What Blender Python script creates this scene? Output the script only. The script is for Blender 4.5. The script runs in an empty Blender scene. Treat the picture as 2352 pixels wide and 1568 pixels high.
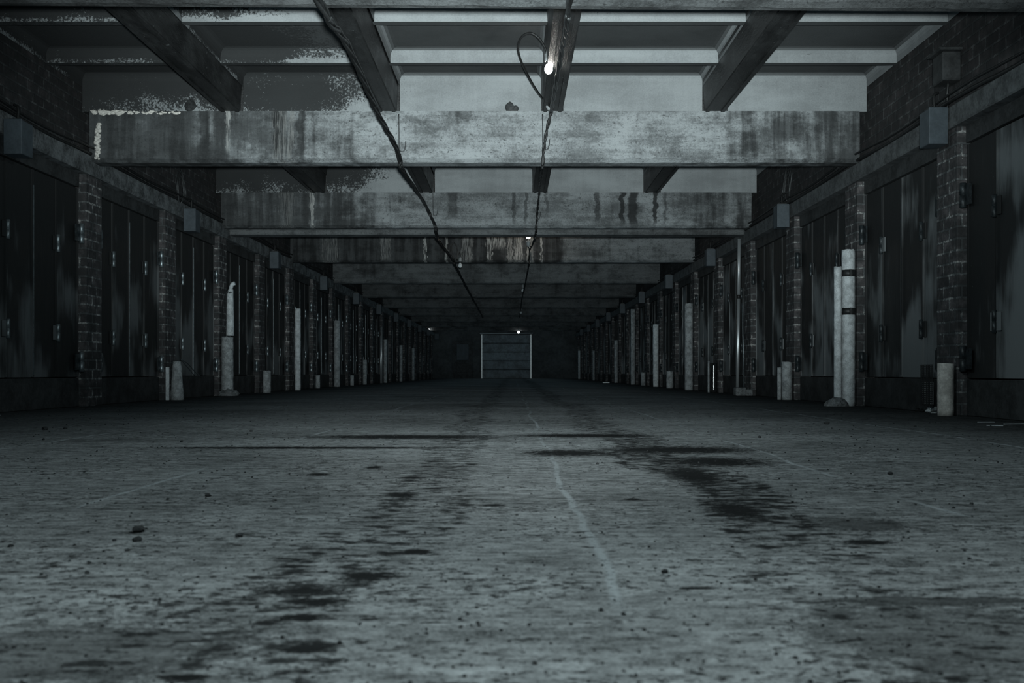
import bpy, bmesh, math, random
from mathutils import Vector, Matrix
import numpy as np

SC = bpy.context.scene
COL = SC.collection
random.seed(11)
PI = math.pi
H = 0.352            # height of the lens above the floor
F = 2287.0           # focal length in pixels of the 2352 px wide frame
WL, WR = -4.394, 3.606   # wall faces left and right of the lens
END = 56.5

# ------------------------------------------------------------------ camera
cam = bpy.data.cameras.new('camera')
cam.sensor_width = 36.0
cam.lens = 36.0 * F / 2352.0
cam.shift_y = 71.0 / 2352.0
cam.shift_x = -1.0 / 2352.0
cam.clip_start = 0.05
cam.clip_end = 200
cam.dof.use_dof = True
cam.dof.focus_distance = 9.0
cam.dof.aperture_fstop = 7.0
camo = bpy.data.objects.new('camera', cam)
COL.objects.link(camo)
camo.location = (0, 0, H)
camo.rotation_euler = (PI / 2, 0, 0)
SC.camera = camo

# ------------------------------------------------------------------ world, lights, exposure
w = bpy.data.worlds.new('world')
SC.world = w
w.use_nodes = True
w.node_tree.nodes['Background'].inputs[0].default_value = (0.62, 0.95, 1.12, 1)
w.node_tree.nodes['Background'].inputs[1].default_value = 0.045
SC.view_settings.view_transform = 'Standard'
SC.view_settings.look = 'None'
SC.view_settings.exposure = 0.0
SC.view_settings.gamma = 1.0
SC.view_settings.use_curve_mapping = False
SC.cycles.use_denoising = True
SC.cycles.max_bounces = 6
SC.cycles.diffuse_bounces = 4
SC.cycles.glossy_bounces = 3
SC.cycles.sample_clamp_indirect = 4.0
# world ambient added to lift the dark parts of the closed hall
SC.cycles.use_fast_gi = True
SC.cycles.fast_gi_method = 'REPLACE'
SC.cycles.ao_bounces_render = 1
w.light_settings.ao_factor = 1.0
w.light_settings.distance = 1.2


def lamp(name, kind, loc, energy, color, aim=None, **kw):
    l = bpy.data.lights.new(name, kind)
    l.energy = energy
    l.color = color
    for k, v in kw.items():
        setattr(l, k, v)
    o = bpy.data.objects.new(name, l)
    COL.objects.link(o)
    o.location = loc
    if aim is not None:
        d = Vector(aim) - Vector(loc)
        o.rotation_euler = d.to_track_quat('-Z', 'Y').to_euler()
    return o


# the photographer's flash beside the lens, tilted up to the ceiling
lamp('camera_flash', 'SPOT', (0.06, -0.05, 0.44), 4700, (0.87, 0.985, 1.0), aim=(-0.1, 10.3, 3.65),
     spot_size=math.radians(58), spot_blend=1.0, shadow_soft_size=0.06)
# unseen fill lights added above the frame to brighten the floor
lamp('near_fill_light', 'POINT', (-0.10, 0.85, 1.75), 105, (0.80, 0.97, 1.0), shadow_soft_size=0.06)
lamp('next_fill_light', 'POINT', (0.10, 5.0, 2.38), 84, (0.80, 0.97, 1.0), shadow_soft_size=0.06)

BULB_NEAR, BULB_FAR = 60.0, 60.0

# ------------------------------------------------------------------ node helpers


class NT:
    def __init__(self, name):
        self.m = bpy.data.materials.new(name)
        self.m.use_nodes = True
        self.t = self.m.node_tree
        self.b = self.t.nodes['Principled BSDF']
        self.pos = self.new('ShaderNodeNewGeometry').outputs['Position']

    def new(self, typ, **kw):
        n = self.t.nodes.new(typ)
        for k, v in kw.items():
            setattr(n, k, v)
        return n

    def put(self, sock, v):
        if hasattr(v, 'is_linked'):
            self.t.links.new(v, sock)
        elif isinstance(v, (tuple, list)) and len(v) == 3 and sock.type == 'RGBA':
            sock.default_value = (*v, 1)
        else:
            sock.default_value = v

    def math(self, op, a, b=0.0, clamp=False):
        n = self.new('ShaderNodeMath', operation=op, use_clamp=clamp)
        self.put(n.inputs[0], a)
        self.put(n.inputs[1], b)
        return n.outputs[0]

    def vmath(self, op, a, b=(0, 0, 0)):
        n = self.new('ShaderNodeVectorMath', operation=op)
        self.put(n.inputs[0], a)
        self.put(n.inputs[1], b)
        return n.outputs['Value'] if op in ('LENGTH', 'DISTANCE') else n.outputs[0]

    def scaled(self, s, v=None, off=(0, 0, 0)):
        n = self.new('ShaderNodeMapping')
        self.put(n.inputs[0], self.pos if v is None else v)
        n.inputs['Scale'].default_value = s
        n.inputs['Location'].default_value = off
        return n.outputs[0]

    def noise(self, s, detail=4, rough=0.55, off=(0, 0, 0), v=None, dist=0.0):
        """noise with its own scale per axis"""
        n = self.new('ShaderNodeTexNoise')
        if isinstance(s, (int, float)):
            s = (s, s, s)
        self.put(n.inputs['Vector'], self.scaled(s, v, off))
        n.inputs['Scale'].default_value = 1.0
        n.inputs['Detail'].default_value = detail
        n.inputs['Roughness'].default_value = rough
        n.inputs['Distortion'].default_value = dist
        return n.outputs['Fac']

    def voro(self, s, off=(0, 0, 0), feature='F1'):
        n = self.new('ShaderNodeTexVoronoi', feature=feature)
        if isinstance(s, (int, float)):
            s = (s, s, s)
        self.put(n.inputs['Vector'], self.scaled(s, None, off))
        n.inputs['Scale'].default_value = 1.0
        return n.outputs['Distance']

    def step(self, f, lo, hi, a=0.0, b=1.0):
        n = self.new('ShaderNodeMapRange', interpolation_type='SMOOTHSTEP')
        self.put(n.inputs[0], f)
        n.inputs[1].default_value = lo
        n.inputs[2].default_value = hi
        n.inputs[3].default_value = a
        n.inputs[4].default_value = b
        return n.outputs[0]

    def lin(self, f, lo, hi, a=0.0, b=1.0):
        n = self.new('ShaderNodeMapRange')
        self.put(n.inputs[0], f)
        n.inputs[1].default_value = lo
        n.inputs[2].default_value = hi
        n.inputs[3].default_value = a
        n.inputs[4].default_value = b
        return n.outputs[0]

    def mix(self, f, a, b):
        n = self.new('ShaderNodeMix', data_type='RGBA')
        self.put(n.inputs[0], f)
        self.put(n.inputs[6], a)
        self.put(n.inputs[7], b)
        return n.outputs[2]

    def xyz(self, v=None):
        n = self.new('ShaderNodeSeparateXYZ')
        self.put(n.inputs[0], self.pos if v is None else v)
        return n.outputs

    def comb(self, x, y, z):
        n = self.new('ShaderNodeCombineXYZ')
        for i, q in enumerate((x, y, z)):
            self.put(n.inputs[i], q)
        return n.outputs[0]

    def done(self, col, rough=0.85, metal=0.0, height=None, dist=0.01, strength=0.6, spec=0.3):
        self.put(self.b.inputs['Base Color'], col)
        self.put(self.b.inputs['Roughness'], rough)
        self.put(self.b.inputs['Metallic'], metal)
        self.put(self.b.inputs['Specular IOR Level'], spec)
        if height is not None:
            n = self.new('ShaderNodeBump')
            n.inputs['Strength'].default_value = strength
            n.inputs['Distance'].default_value = dist
            self.put(n.inputs['Height'], height)
            self.t.links.new(n.outputs[0], self.b.inputs['Normal'])
        return self.m


def g(v, t=1.0):
    """neutral grey with a slight cool cast"""
    return (v * (1 - 0.06 * t), v, v * (1 + 0.02 * t))


# ------------------------------------------------------------------ materials
def floor_xy(px, py):
    d = F * H / (py - 855.0)
    return (px - 1177.0) / F * d, d


def mat_floor():
    n = NT('floor_concrete')
    x, y, z = n.xyz()
    # broom finish across the hall: short ridges drawn out along x
    st = n.noise((13, 27, 1), 5, 0.66)
    st2 = n.noise((5, 24, 1), 4, 0.62, off=(7, 3, 0))
    st3 = n.noise((40, 62, 1), 4, 0.7, off=(1, 9, 0))
    big = n.noise((0.55, 0.8, 1), 4, 0.6)
    mid = n.noise((2.2, 3.4, 1), 5, 0.62, off=(4, 2, 0))
    fine = n.noise((160, 260, 1), 3, 0.7)
    ridge = n.math('ADD', n.math('MULTIPLY', st, 0.5), n.math('ADD', n.math('MULTIPLY', st2, 0.3), n.math('MULTIPLY', st3, 0.3)))
    tone = n.math('ADD', n.lin(big, 0.3, 0.7, -0.08, 0.08), n.lin(mid, 0.3, 0.7, -0.07, 0.07))
    tone = n.math('ADD', tone, n.lin(ridge, 0.42, 0.68, -0.13, 0.15))
    tone = n.math('ADD', tone, n.lin(fine, 0.3, 0.7, -0.11, 0.11))
    val = n.math('MAXIMUM', n.math('ADD', tone, 0.215), 0.03)
    # two dirty wheel tracks along the hall
    wob = n.lin(n.noise((0.5, 0.5, 1), 2, off=(2, 8, 0)), 0.3, 0.7, -0.14, 0.14)
    xw = n.math('ADD', x, wob)
    dark = None

    def add(mask):
        nonlocal dark
        dark = mask if dark is None else n.math('MAXIMUM', dark, mask)

    rag = n.noise((11, 22, 1), 6, 0.7, off=(5, 5, 0))
    rag2 = n.noise((22, 34, 1), 5, 0.7, off=(15, 5, 0))
    for cx, wd, lo, amt in ((-0.30, 0.09, 0.55, 0.92), (-0.72, 0.28, 0.615, 0.8), (0.61, 0.10, 0.515, 0.95), (-1.35, 0.2, 0.62, 0.6), (2.2, 0.3, 0.62, 0.5)):
        band = n.step(n.math('ABSOLUTE', n.math('SUBTRACT', xw, cx)), wd, wd * 2.4, 0.15, 0.0)
        if cx == 0.61:      # the right track is blackest a few metres in and peters out nearer
            band = n.math('SUBTRACT', band, n.step(y, 1.9, 2.5, 0.055, 0.0))
            band = n.math('SUBTRACT', band, n.step(y, 4.8, 6.5, 0.0, 0.03))
        add(n.step(n.math('ADD', n.math('ADD', n.math('MULTIPLY', rag, 0.65), n.math('MULTIPLY', rag2, 0.35)), band), lo + 0.09, lo + 0.17, 0.0, amt))
    # speckled dirt everywhere, thicker in patches
    add(n.step(n.math('ADD', rag2, n.lin(mid, 0.35, 0.75, -0.07, 0.09)), 0.57, 0.64, 0.0, 0.85))
    # crumbs of dirt a centimetre across, and the pale grains between them
    crumb = n.noise((52, 74, 1), 4, 0.72, off=(8, 8, 0))
    add(n.step(n.math('ADD', crumb, n.lin(mid, 0.3, 0.7, -0.07, 0.06)), 0.575, 0.635, 0.0, 0.85))
    grit = n.noise((70, 100, 1), 3, 0.72, off=(2, 18, 0))
    # separate spots and puddle stains; the broad ones paint shade into near corners
    warp = n.math('ADD', n.lin(n.noise((18, 40, 1), 3, 0.6, off=(3, 3, 0)), 0.2, 0.8, -0.6, 0.6), n.lin(n.noise((60, 110, 1), 4, 0.75, off=(3, 7, 0)), 0.25, 0.75, -0.75, 0.75))
    spots = [(690, 1358, 190, 26), (715, 1382, 130, 20), (705, 1487, 140, 26), (960, 1267, 68, 13), (845, 1322, 130, 24), (690, 1418, 100, 16),
             (1310, 1040, 210, 14), (1340, 1000, 300, 8), (1560, 1033, 330, 16), (920, 1136, 70, 12), (1130, 1160, 55, 6), (1455, 1146, 40, 5),
             (315, 1220, 34, 9), (860, 1073, 34, 7), (735, 1089, 50, 6), (945, 1097, 70, 5), (700, 1028, 700, 5), (420, 1555, 130, 18), (150, 1500, 760, 130, 0.5), (2200, 1460, 620, 170, 0.5), (2150, 1380, 500, 20, 0.7), (1980, 1205, 240, 26, 0.6),
             (1590, 1090, 120, 40), (1690, 1170, 120, 36), (1640, 1060, 220, 22), (1990, 1245, 120, 12), (1600, 1350, 90, 6), (930, 1003, 420, 9)]
    for px, py, wd, ht, *amt in spots:
        amt = amt[0] if amt else 0.97
        cx, cy = floor_xy(px, py)
        rx = wd / 2 / F * cy
        ry = ht / 2 * cy * cy / (F * H)
        v = n.vmath('MULTIPLY', n.vmath('SUBTRACT', n.comb(x, y, 0.0), (cx, cy, 0)), (1 / rx, 1 / ry, 0))
        add(n.step(n.math('ADD', n.vmath('LENGTH', v), warp), 0.66, 1.2, amt, 0.0))
    # pale joint lines along the hall
    wl = n.lin(n.noise((0.8, 0.8, 1), 3, off=(9, 1, 0)), 0.3, 0.7, -0.03, 0.03)
    xl = n.math('ADD', x, wl)
    brk = n.noise((4, 1.4, 1), 3, 0.6, off=(0, 4, 0))
    pale = None
    for cx in (-2.35, -1.12, 0.155, 1.1, 2.4):
        p = n.step(n.math('ABSOLUTE', n.math('SUBTRACT', xl, cx)), 0.003, 0.014, 0.9, 0.0)
        pale = p if pale is None else n.math('MAXIMUM', pale, p)
    pale = n.math('MULTIPLY', pale, n.math('MULTIPLY', n.step(brk, 0.42, 0.56), n.step(y, 1.4, 1.65)))
    p = n.step(n.math('ABSOLUTE', n.math('SUBTRACT', xl, 0.155)), 0.003, 0.013, 0.85, 0.0)
    p = n.math('MULTIPLY', p, n.math('MULTIPLY', n.step(y, 1.45, 1.6), n.step(y, 3.6, 6.5, 1.0, 0.0)))
    pale = n.math('MAXIMUM', pale, n.math('MULTIPLY', p, n.step(brk, 0.32, 0.46)))
    # small round pits
    pit = n.voro((16, 22, 1))
    pitm = n.math('MULTIPLY', n.step(pit, 0.10, 0.2, 1.0, 0.0), n.step(n.noise((5, 8, 1), 2, off=(1, 1, 0)), 0.5, 0.6))
    add(n.math('MULTIPLY', pitm, 0.9))
    c = n.comb(val, val, val)
    c = n.mix(1.0, c, c)
    base = n.new('ShaderNodeMix', data_type='RGBA', blend_type='MULTIPLY')
    base.inputs[0].default_value = 1.0
    n.put(base.inputs[6], c)
    base.inputs[7].default_value = (0.97, 1.0, 1.0, 1)
    c = base.outputs[2]
    # darker towards both walls
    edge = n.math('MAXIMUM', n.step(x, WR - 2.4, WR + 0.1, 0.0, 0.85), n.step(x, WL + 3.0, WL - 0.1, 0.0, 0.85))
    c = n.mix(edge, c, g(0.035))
    c = n.mix(pale, c, g(0.36))
    c = n.mix(n.step(grit, 0.60, 0.72, 0.0, 0.6), c, g(0.42))
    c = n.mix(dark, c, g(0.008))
    hgt = n.math('ADD', ridge, n.math('MULTIPLY', fine, 0.10))
    hgt = n.math('SUBTRACT', hgt, n.math('MULTIPLY', dark, 0.25))
    hgt = n.math('ADD', hgt, n.math('MULTIPLY', mid, 0.9))
    return n.done(c, rough=0.95, height=hgt, dist=0.022, strength=1.0, spec=0.06)


def mat_beam(name, lo, hi, stain_and_shade, bias=0.0, drips=(), pale=(), seed=0.0, left=None, right=None):
    """board marked concrete: clouds, pits, vertical runs, dark stains; LEFT = (x, width) of a fully stained end"""
    n = NT(name)
    x, y, z = n.xyz()
    o = (seed, seed * 0.7, seed * 1.3)
    cloud = n.noise((1.6, 1.6, 2.6), 6, 0.68, off=o)
    runs = n.noise((9, 9, 0.7), 4, 0.6, off=o)
    bl = n.noise((3.0, 3.0, 5.5), 5, 0.7, off=(seed + 4, 2, 7))
    grain = n.noise((60, 60, 60), 4, 0.7, off=o)
    board = n.noise((0.8, 0.8, 14), 4, 0.7, off=o)
    f = n.math('ADD', n.math('MULTIPLY', cloud, 0.55), n.math('ADD', n.math('MULTIPLY', grain, 0.3), n.math('MULTIPLY', board, 0.25)))
    c = n.mix(n.step(f, 0.44, 0.64), g(lo), g(hi))
    sm = n.math('ADD', n.math('MULTIPLY', cloud, 0.5), n.math('ADD', n.math('MULTIPLY', runs, 0.45), n.math('MULTIPLY', n.noise(5, 5, 0.7, off=o), 0.25)))
    if left is not None:
        sm = n.math('SUBTRACT', sm, n.step(x, left[0], left[0] + left[1], left[2], 0.0))
    if right is not None:  # right end darkened in the colour, for light fading sideways
        sm = n.math('SUBTRACT', sm, n.step(x, right[0], right[0] + right[1], 0.0, right[2]))
    sm = n.math('SUBTRACT', sm, bias)
    soil_and_shade = n.mix(n.step(n.math('ADD', n.math('MULTIPLY', runs, 0.6), n.math('MULTIPLY', bl, 0.4)), 0.42, 0.60), g(lo * 0.12), g(lo * 0.55))
    c = n.mix(n.step(sm, 0.36, 0.60, stain_and_shade, 0.0), c, soil_and_shade)
    fl = n.noise((30, 30, 44), 4, 0.75, off=o)
    c = n.mix(n.step(bl, 0.50, 0.66, 0.0, 0.55), c, g(lo * 0.35))
    c = n.mix(n.step(fl, 0.57, 0.66, 0.0, 0.7), c, g(lo * 0.3))
    wob = n.lin(n.noise((3, 3, 9), 3), 0.3, 0.7, -0.03, 0.03)
    xw = n.math('ADD', x, wob)
    st = n.noise((70, 70, 4), 5, 0.75, off=o)
    for cx, wd, zb, amt in drips:        # dark runs that start at the top
        m = n.step(n.math('ABSOLUTE', n.math('SUBTRACT', xw, cx)), wd * 0.5, wd, 1.0, 0.0)
        m = n.math('MULTIPLY', m, n.step(z, zb - 0.1, zb + 0.1, 0.0, amt))
        c = n.mix(m, c, g(lo * 0.15))
    for cx, wd, zb, amt in pale:         # lime runs
        m = n.step(n.math('ABSOLUTE', n.math('SUBTRACT', xw, cx)), wd * 0.4, wd, 0.30, 0.0)
        m = n.step(n.math('ADD', m, st), 0.74, 0.90, 0.0, amt)
        m = n.math('MULTIPLY', m, n.step(z, zb - 0.1, zb + 0.05))
        c = n.mix(m, c, (0.50, 0.50, 0.48))
    h = n.math('ADD', grain, n.math('ADD', n.math('MULTIPLY', board, 0.8), n.math('MULTIPLY', fl, -0.5)))
    return n.done(c, rough=0.88, height=h, dist=0.006, strength=0.7)


def mat_coffer():
    n = NT('coffer_concrete')
    x, y, z = n.xyz()
    cloud = n.noise((1.2, 1.2, 3), 5, 0.62)
    grain = n.noise(70, 4, 0.7)
    runs = n.noise((14, 14, 1.2), 4, 0.65)
    f = n.math('ADD', n.math('MULTIPLY', cloud, 0.6), n.math('ADD', n.math('MULTIPLY', grain, 0.3), n.math('MULTIPLY', runs, 0.15)))
    c = n.mix(n.step(f, 0.38, 0.66), g(0.24), g(0.36))
    # black mould eats the left hand coffers, thick above, speckled towards the lower edge
    xs = n.math('ADD', x, n.math('ADD', n.step(y, 8.2, 10.2, 0.85, 0.0), n.step(y, 10.8, 12.0, 0.0, 0.6)))
    m = n.math('ADD', n.noise((2.0, 1.4, 2.6), 5, 0.65, off=(3, 0, 0)), n.lin(xs, -0.8, -2.0, -0.40, 0.20))
    m = n.math('ADD', m, n.lin(z, 3.06, 3.30, -0.20, 0.04))
    m = n.math('SUBTRACT', m, n.math('MULTIPLY', n.math('MULTIPLY', n.step(z, 3.30, 3.315), n.step(y, 10.0, 10.2, 1.0, 0.0)), n.step(z, 3.335, 3.39, 0.24, 0.0)))
    m = n.math('ADD', m, n.lin(n.noise(42, 4, 0.75), 0.25, 0.75, -0.26, 0.26))
    c = n.mix(n.step(m, 0.40, 0.56, 0.0, 0.95), c, g(0.025))
    # shade of the coffer ceilings and soffits, painted into all level faces
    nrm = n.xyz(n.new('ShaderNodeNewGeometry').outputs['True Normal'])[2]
    soffit_shade = n.math('MULTIPLY', n.step(n.math('ABSOLUTE', nrm), 0.55, 0.95), n.lin(cloud, 0.3, 0.7, 0.75, 0.97))
    c = n.mix(soffit_shade, c, g(0.045))
    sp = n.noise((8, 8, 60), 3, 0.7, off=(9, 2, 0))
    c = n.mix(n.step(sp, 0.70, 0.74, 0.0, 0.7), c, g(0.05))
    return n.done(c, rough=0.9, height=n.math('ADD', grain, n.math('MULTIPLY', n.step(m, 0.40, 0.55), 0.8)), dist=0.005, strength=0.6)


def mat_rib():
    n = NT('rib_bitumen')
    a = n.noise((5, 2, 5), 5, 0.65)
    b = n.noise((40, 14, 40), 4, 0.7)
    flake = n.noise((16, 50, 16), 3, 0.6, off=(3, 1, 4))
    c = n.mix(n.step(a, 0.35, 0.7), g(0.012), g(0.045))
    c = n.mix(n.step(flake, 0.70, 0.73, 0.0, 0.8), c, g(0.35))
    return n.done(c, rough=n.lin(a, 0.3, 0.7, 0.35, 0.7), height=n.math('ADD', a, b), dist=0.012, strength=0.8, spec=0.5)


def mat_brick(name, b1, b2, mortar, lime, side=True):
    n = NT(name)
    x, y, z = n.xyz()
    v = n.comb(n.math('ADD', y, x), z, 0.0)
    br = n.new('ShaderNodeTexBrick')
    n.put(br.inputs['Vector'], v)
    br.inputs['Scale'].default_value = 1.0
    br.inputs['Brick Width'].default_value = 0.215
    br.inputs['Row Height'].default_value = 0.096
    br.inputs['Mortar Size'].default_value = 0.011
    br.inputs['Mortar Smooth'].default_value = 0.2
    br.inputs['Bias'].default_value = 0.0
    br.inputs['Color1'].default_value = (b1 * 1.02, b1 * 0.97, b1 * 1.0, 1)
    br.inputs['Color2'].default_value = (b2 * 1.04, b2 * 0.96, b2 * 0.98, 1)
    br.inputs['Mortar'].default_value = (*g(mortar), 1)
    gr = n.noise(9, 5, 0.68)
    fn = n.noise(55, 4, 0.7)
    c = n.mix(n.step(gr, 0.40, 0.68, 0.75, 0.0), br.outputs['Color'], g(0.03))
    lm = n.math('ADD', gr, n.math('MULTIPLY', br.outputs['Fac'], 0.14))
    c = n.mix(n.step(n.math('ADD', lm, n.lin(fn, 0.3, 0.7, -0.1, 0.1)), 0.66, 0.80, 0.0, lime), c, (0.5, 0.485, 0.46))
    h = n.math('SUBTRACT', n.math('MULTIPLY', fn, 0.35), n.math('MULTIPLY', br.outputs['Fac'], 1.0))
    return n.done(c, rough=0.86, height=h, dist=0.01, strength=0.8)


def mat_door(name, lo, hi, thr):
    n = NT(name)
    inf = n.new('ShaderNodeObjectInfo')
    off = n.new('ShaderNodeVectorMath', operation='SCALE')
    off.inputs[0].default_value = (37, 19, 53)
    n.put(off.inputs['Scale'], inf.outputs['Random'])
    v = n.vmath('ADD', n.pos, off.outputs[0])
    a = n.noise((1.2, 1.2, 0.85), 3, 0.5, v=v)
    b = n.noise((9, 9, 1.6), 4, 0.65, v=v)
    s = n.noise((60, 60, 30), 3, 0.7, v=v)
    f = n.math('ADD', n.math('MULTIPLY', a, 0.8), n.math('MULTIPLY', b, 0.22))
    z = n.xyz()[2]
    f = n.math('ADD', f, n.lin(z, 0.2, 2.3, 0.06, -0.09))
    c = n.mix(n.step(f, thr, thr + 0.13), g(lo), g(hi))
    c = n.mix(n.step(s, 0.68, 0.78, 0.0, 0.5), c, g(hi * 1.5))
    return n.done(c, rough=n.lin(b, 0.3, 0.7, 0.5, 0.75), height=n.math('ADD', n.math('MULTIPLY', s, 0.3), b), dist=0.003, strength=0.5, spec=0.35)


def mat_simple(name, lo, hi, scale=12, rough=0.7, metal=0.0, bump=0.003, spec=0.3, tint=None, dark=None):
    n = NT(name)
    a = n.noise(scale, 5, 0.65)
    b = n.noise(scale * 6, 3, 0.7)
    f = n.math('ADD', n.math('MULTIPLY', a, 0.65), n.math('MULTIPLY', b, 0.35))
    ca, cb = g(lo), g(hi)
    if tint:
        ca = tuple(lo * t for t in tint)
        cb = tuple(hi * t for t in tint)
    c = n.mix(n.step(f, 0.35, 0.65), ca, cb)
    if dark is not None:
        c = n.mix(n.step(n.noise(scale * 3, 4, 0.7, off=(3, 8, 1)), dark, dark + 0.07, 0.0, 0.85), c, g(0.03))
    return n.done(c, rough=rough, metal=metal, height=f, dist=bump, strength=0.6, spec=spec)


M = {}
M['floor'] = mat_floor()
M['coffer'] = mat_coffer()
M['rib'] = mat_rib()
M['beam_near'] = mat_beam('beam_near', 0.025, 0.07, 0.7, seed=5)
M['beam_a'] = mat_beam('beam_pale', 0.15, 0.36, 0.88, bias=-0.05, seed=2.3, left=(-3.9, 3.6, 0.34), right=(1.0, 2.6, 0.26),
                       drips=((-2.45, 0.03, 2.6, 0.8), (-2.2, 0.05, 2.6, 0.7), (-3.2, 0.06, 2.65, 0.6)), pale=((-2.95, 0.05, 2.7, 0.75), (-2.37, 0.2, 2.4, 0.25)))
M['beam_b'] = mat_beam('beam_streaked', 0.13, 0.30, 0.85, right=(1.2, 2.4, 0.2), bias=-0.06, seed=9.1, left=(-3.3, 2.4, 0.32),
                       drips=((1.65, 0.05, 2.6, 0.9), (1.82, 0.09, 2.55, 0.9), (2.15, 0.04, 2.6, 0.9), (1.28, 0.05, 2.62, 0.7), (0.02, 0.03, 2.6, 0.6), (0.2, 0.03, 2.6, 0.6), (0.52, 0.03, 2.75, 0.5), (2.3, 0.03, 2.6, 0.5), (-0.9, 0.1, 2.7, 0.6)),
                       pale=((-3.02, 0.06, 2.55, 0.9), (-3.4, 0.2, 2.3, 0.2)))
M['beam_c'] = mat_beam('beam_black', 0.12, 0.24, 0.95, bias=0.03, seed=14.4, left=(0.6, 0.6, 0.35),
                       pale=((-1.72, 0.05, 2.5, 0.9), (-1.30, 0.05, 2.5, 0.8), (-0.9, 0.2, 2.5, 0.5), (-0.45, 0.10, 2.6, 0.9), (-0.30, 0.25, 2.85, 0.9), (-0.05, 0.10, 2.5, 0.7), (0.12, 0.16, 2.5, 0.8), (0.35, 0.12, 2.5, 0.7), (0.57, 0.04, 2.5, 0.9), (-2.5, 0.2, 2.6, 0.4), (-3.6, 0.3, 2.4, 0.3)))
M['beam_d'] = mat_beam('beam_grey', 0.075, 0.15, 0.8, seed=21)  # from here on darker with distance: light's fall-off put into the colour
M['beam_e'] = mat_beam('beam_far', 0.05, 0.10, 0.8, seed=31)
M['brick_wall'] = mat_brick('brick_wall', 0.04, 0.07, 0.085, 0.12)
M['brick_pier'] = mat_brick('brick_pier', 0.075, 0.14, 0.20, 0.8)
M['lintel'] = mat_simple('lintel_concrete', 0.06, 0.15, 7, 0.85, bump=0.006)
M['lintel_left'] = mat_simple('lintel_lime', 0.05, 0.22, 6, 0.85, bump=0.006)
M['door'] = mat_door('door_paint', 0.03, 0.15, 0.51)
M['door_right'] = mat_door('door_paint_worn', 0.03, 0.22, 0.475)
M['kick'] = mat_simple('kick_plate', 0.03, 0.07, 5, 0.65)
M['hinge'] = mat_simple('hinge_steel', 0.22, 0.42, 25, 0.40, metal=0.8, spec=0.5, tint=(0.86, 1.0, 1.06))
M['hinge_dark'] = mat_simple('hinge_black', 0.02, 0.06, 25, 0.4, metal=0.3, spec=0.5, tint=(0.8, 1.0, 1.1))
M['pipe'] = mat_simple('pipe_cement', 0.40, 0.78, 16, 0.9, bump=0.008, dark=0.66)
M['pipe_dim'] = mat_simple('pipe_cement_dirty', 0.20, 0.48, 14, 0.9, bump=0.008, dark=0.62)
M['pipe_warm'] = mat_simple('pipe_plaster', 0.45, 0.85, 9, 0.9, bump=0.01, tint=(1.0, 0.95, 0.88), dark=0.70)
M['pipe_black'] = mat_simple('pipe_glazed', 0.012, 0.03, 9, 0.16, spec=0.7)
M['strap'] = mat_simple('strap_iron', 0.012, 0.03, 30, 0.5, spec=0.5)
M['pole'] = mat_simple('pole_paint', 0.90, 0.97, 14, 0.40, metal=0.8, bump=0.0, spec=0.8)
M['rubble'] = mat_simple('rubble_concrete', 0.08, 0.26, 13, 0.92, bump=0.012)
M['stone'] = mat_simple('stone_dark', 0.015, 0.05, 40, 0.9)
M['paper'] = mat_simple('paper_grey', 0.45, 0.85, 14, 0.8, bump=0.004)
M['box'] = mat_simple('box_enamel', 0.07, 0.10, 7, 0.55, tint=(0.80, 0.98, 1.12))
M['box_dark'] = mat_simple('box_rusty', 0.03, 0.06, 9, 0.6)
M['cable'] = mat_simple('cable_rubber', 0.010, 0.022, 30, 0.45, spec=0.45)
M['wire'] = mat_simple('wire_steel', 0.05, 0.12, 30, 0.5, metal=0.5)
M['socket'] = mat_simple('socket_porcelain', 0.22, 0.34, 20, 0.5)
M['glass_dead'] = mat_simple('bulb_frosted', 0.6, 0.7, 20, 0.3, spec=0.6)
M['crust'] = mat_simple('crust_lime', 0.55, 0.95, 22, 0.9, bump=0.01, tint=(1.0, 0.96, 0.88))
M['shutter'] = mat_simple('shutter_enamel', 0.10, 0.24, 2.4, 0.5, tint=(0.8, 1.0, 1.12), spec=0.4)
M['rail'] = mat_simple('rail_zinc', 0.6, 0.8, 8, 0.35, metal=0.3, spec=0.6)
M['end'] = mat_simple('end_plaster', 0.05, 0.10, 1.2, 0.9)
M['back'] = mat_simple('back_dark', 0.03, 0.05, 3, 0.9)
M['mesh_sheet'] = mat_simple('sheet_black', 0.016, 0.035, 20, 0.5, spec=0.5)


def emit(name, color, strength):
    m = bpy.data.materials.new(name)
    m.use_nodes = True
    b = m.node_tree.nodes['Principled BSDF']
    b.inputs['Base Color'].default_value = (0.8, 0.8, 0.8, 1)
    b.inputs['Emission Color'].default_value = (*color, 1)
    b.inputs['Emission Strength'].default_value = strength
    return m


M['lit'] = emit('bulb_lit', (1.0, 0.96, 0.90), BULB_NEAR)
M['lit_far'] = emit('bulb_lit_far', (1.0, 0.86, 0.72), BULB_FAR)
M['lit_end'] = emit('bulb_lit_end', (0.95, 1.0, 1.0), 14.0)

# ------------------------------------------------------------------ mesh helpers


def box(bm, x0, x1, y0, y1, z0, z1, bev=0.0, seg=1):
    r = bmesh.ops.create_cube(bm, size=1.0)
    vs = r['verts']
    for v in vs:
        v.co = Vector(((x0 + x1) / 2 + v.co.x * (x1 - x0), (y0 + y1) / 2 + v.co.y * (y1 - y0), (z0 + z1) / 2 + v.co.z * (z1 - z0)))
    if bev > 0:
        es = list({e for v in vs for e in v.link_edges})
        bmesh.ops.bevel(bm, geom=es, offset=bev, segments=seg, affect='EDGES', profile=0.5)
    return vs


def ring(c, ax, r, seg, up=None):
    ax = ax.normalized()
    u = ax.orthogonal().normalized() if up is None else up
    v = ax.cross(u).normalized()
    return [c + u * (r * math.cos(2 * PI * i / seg)) + v * (r * math.sin(2 * PI * i / seg)) for i in range(seg)]


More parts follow.
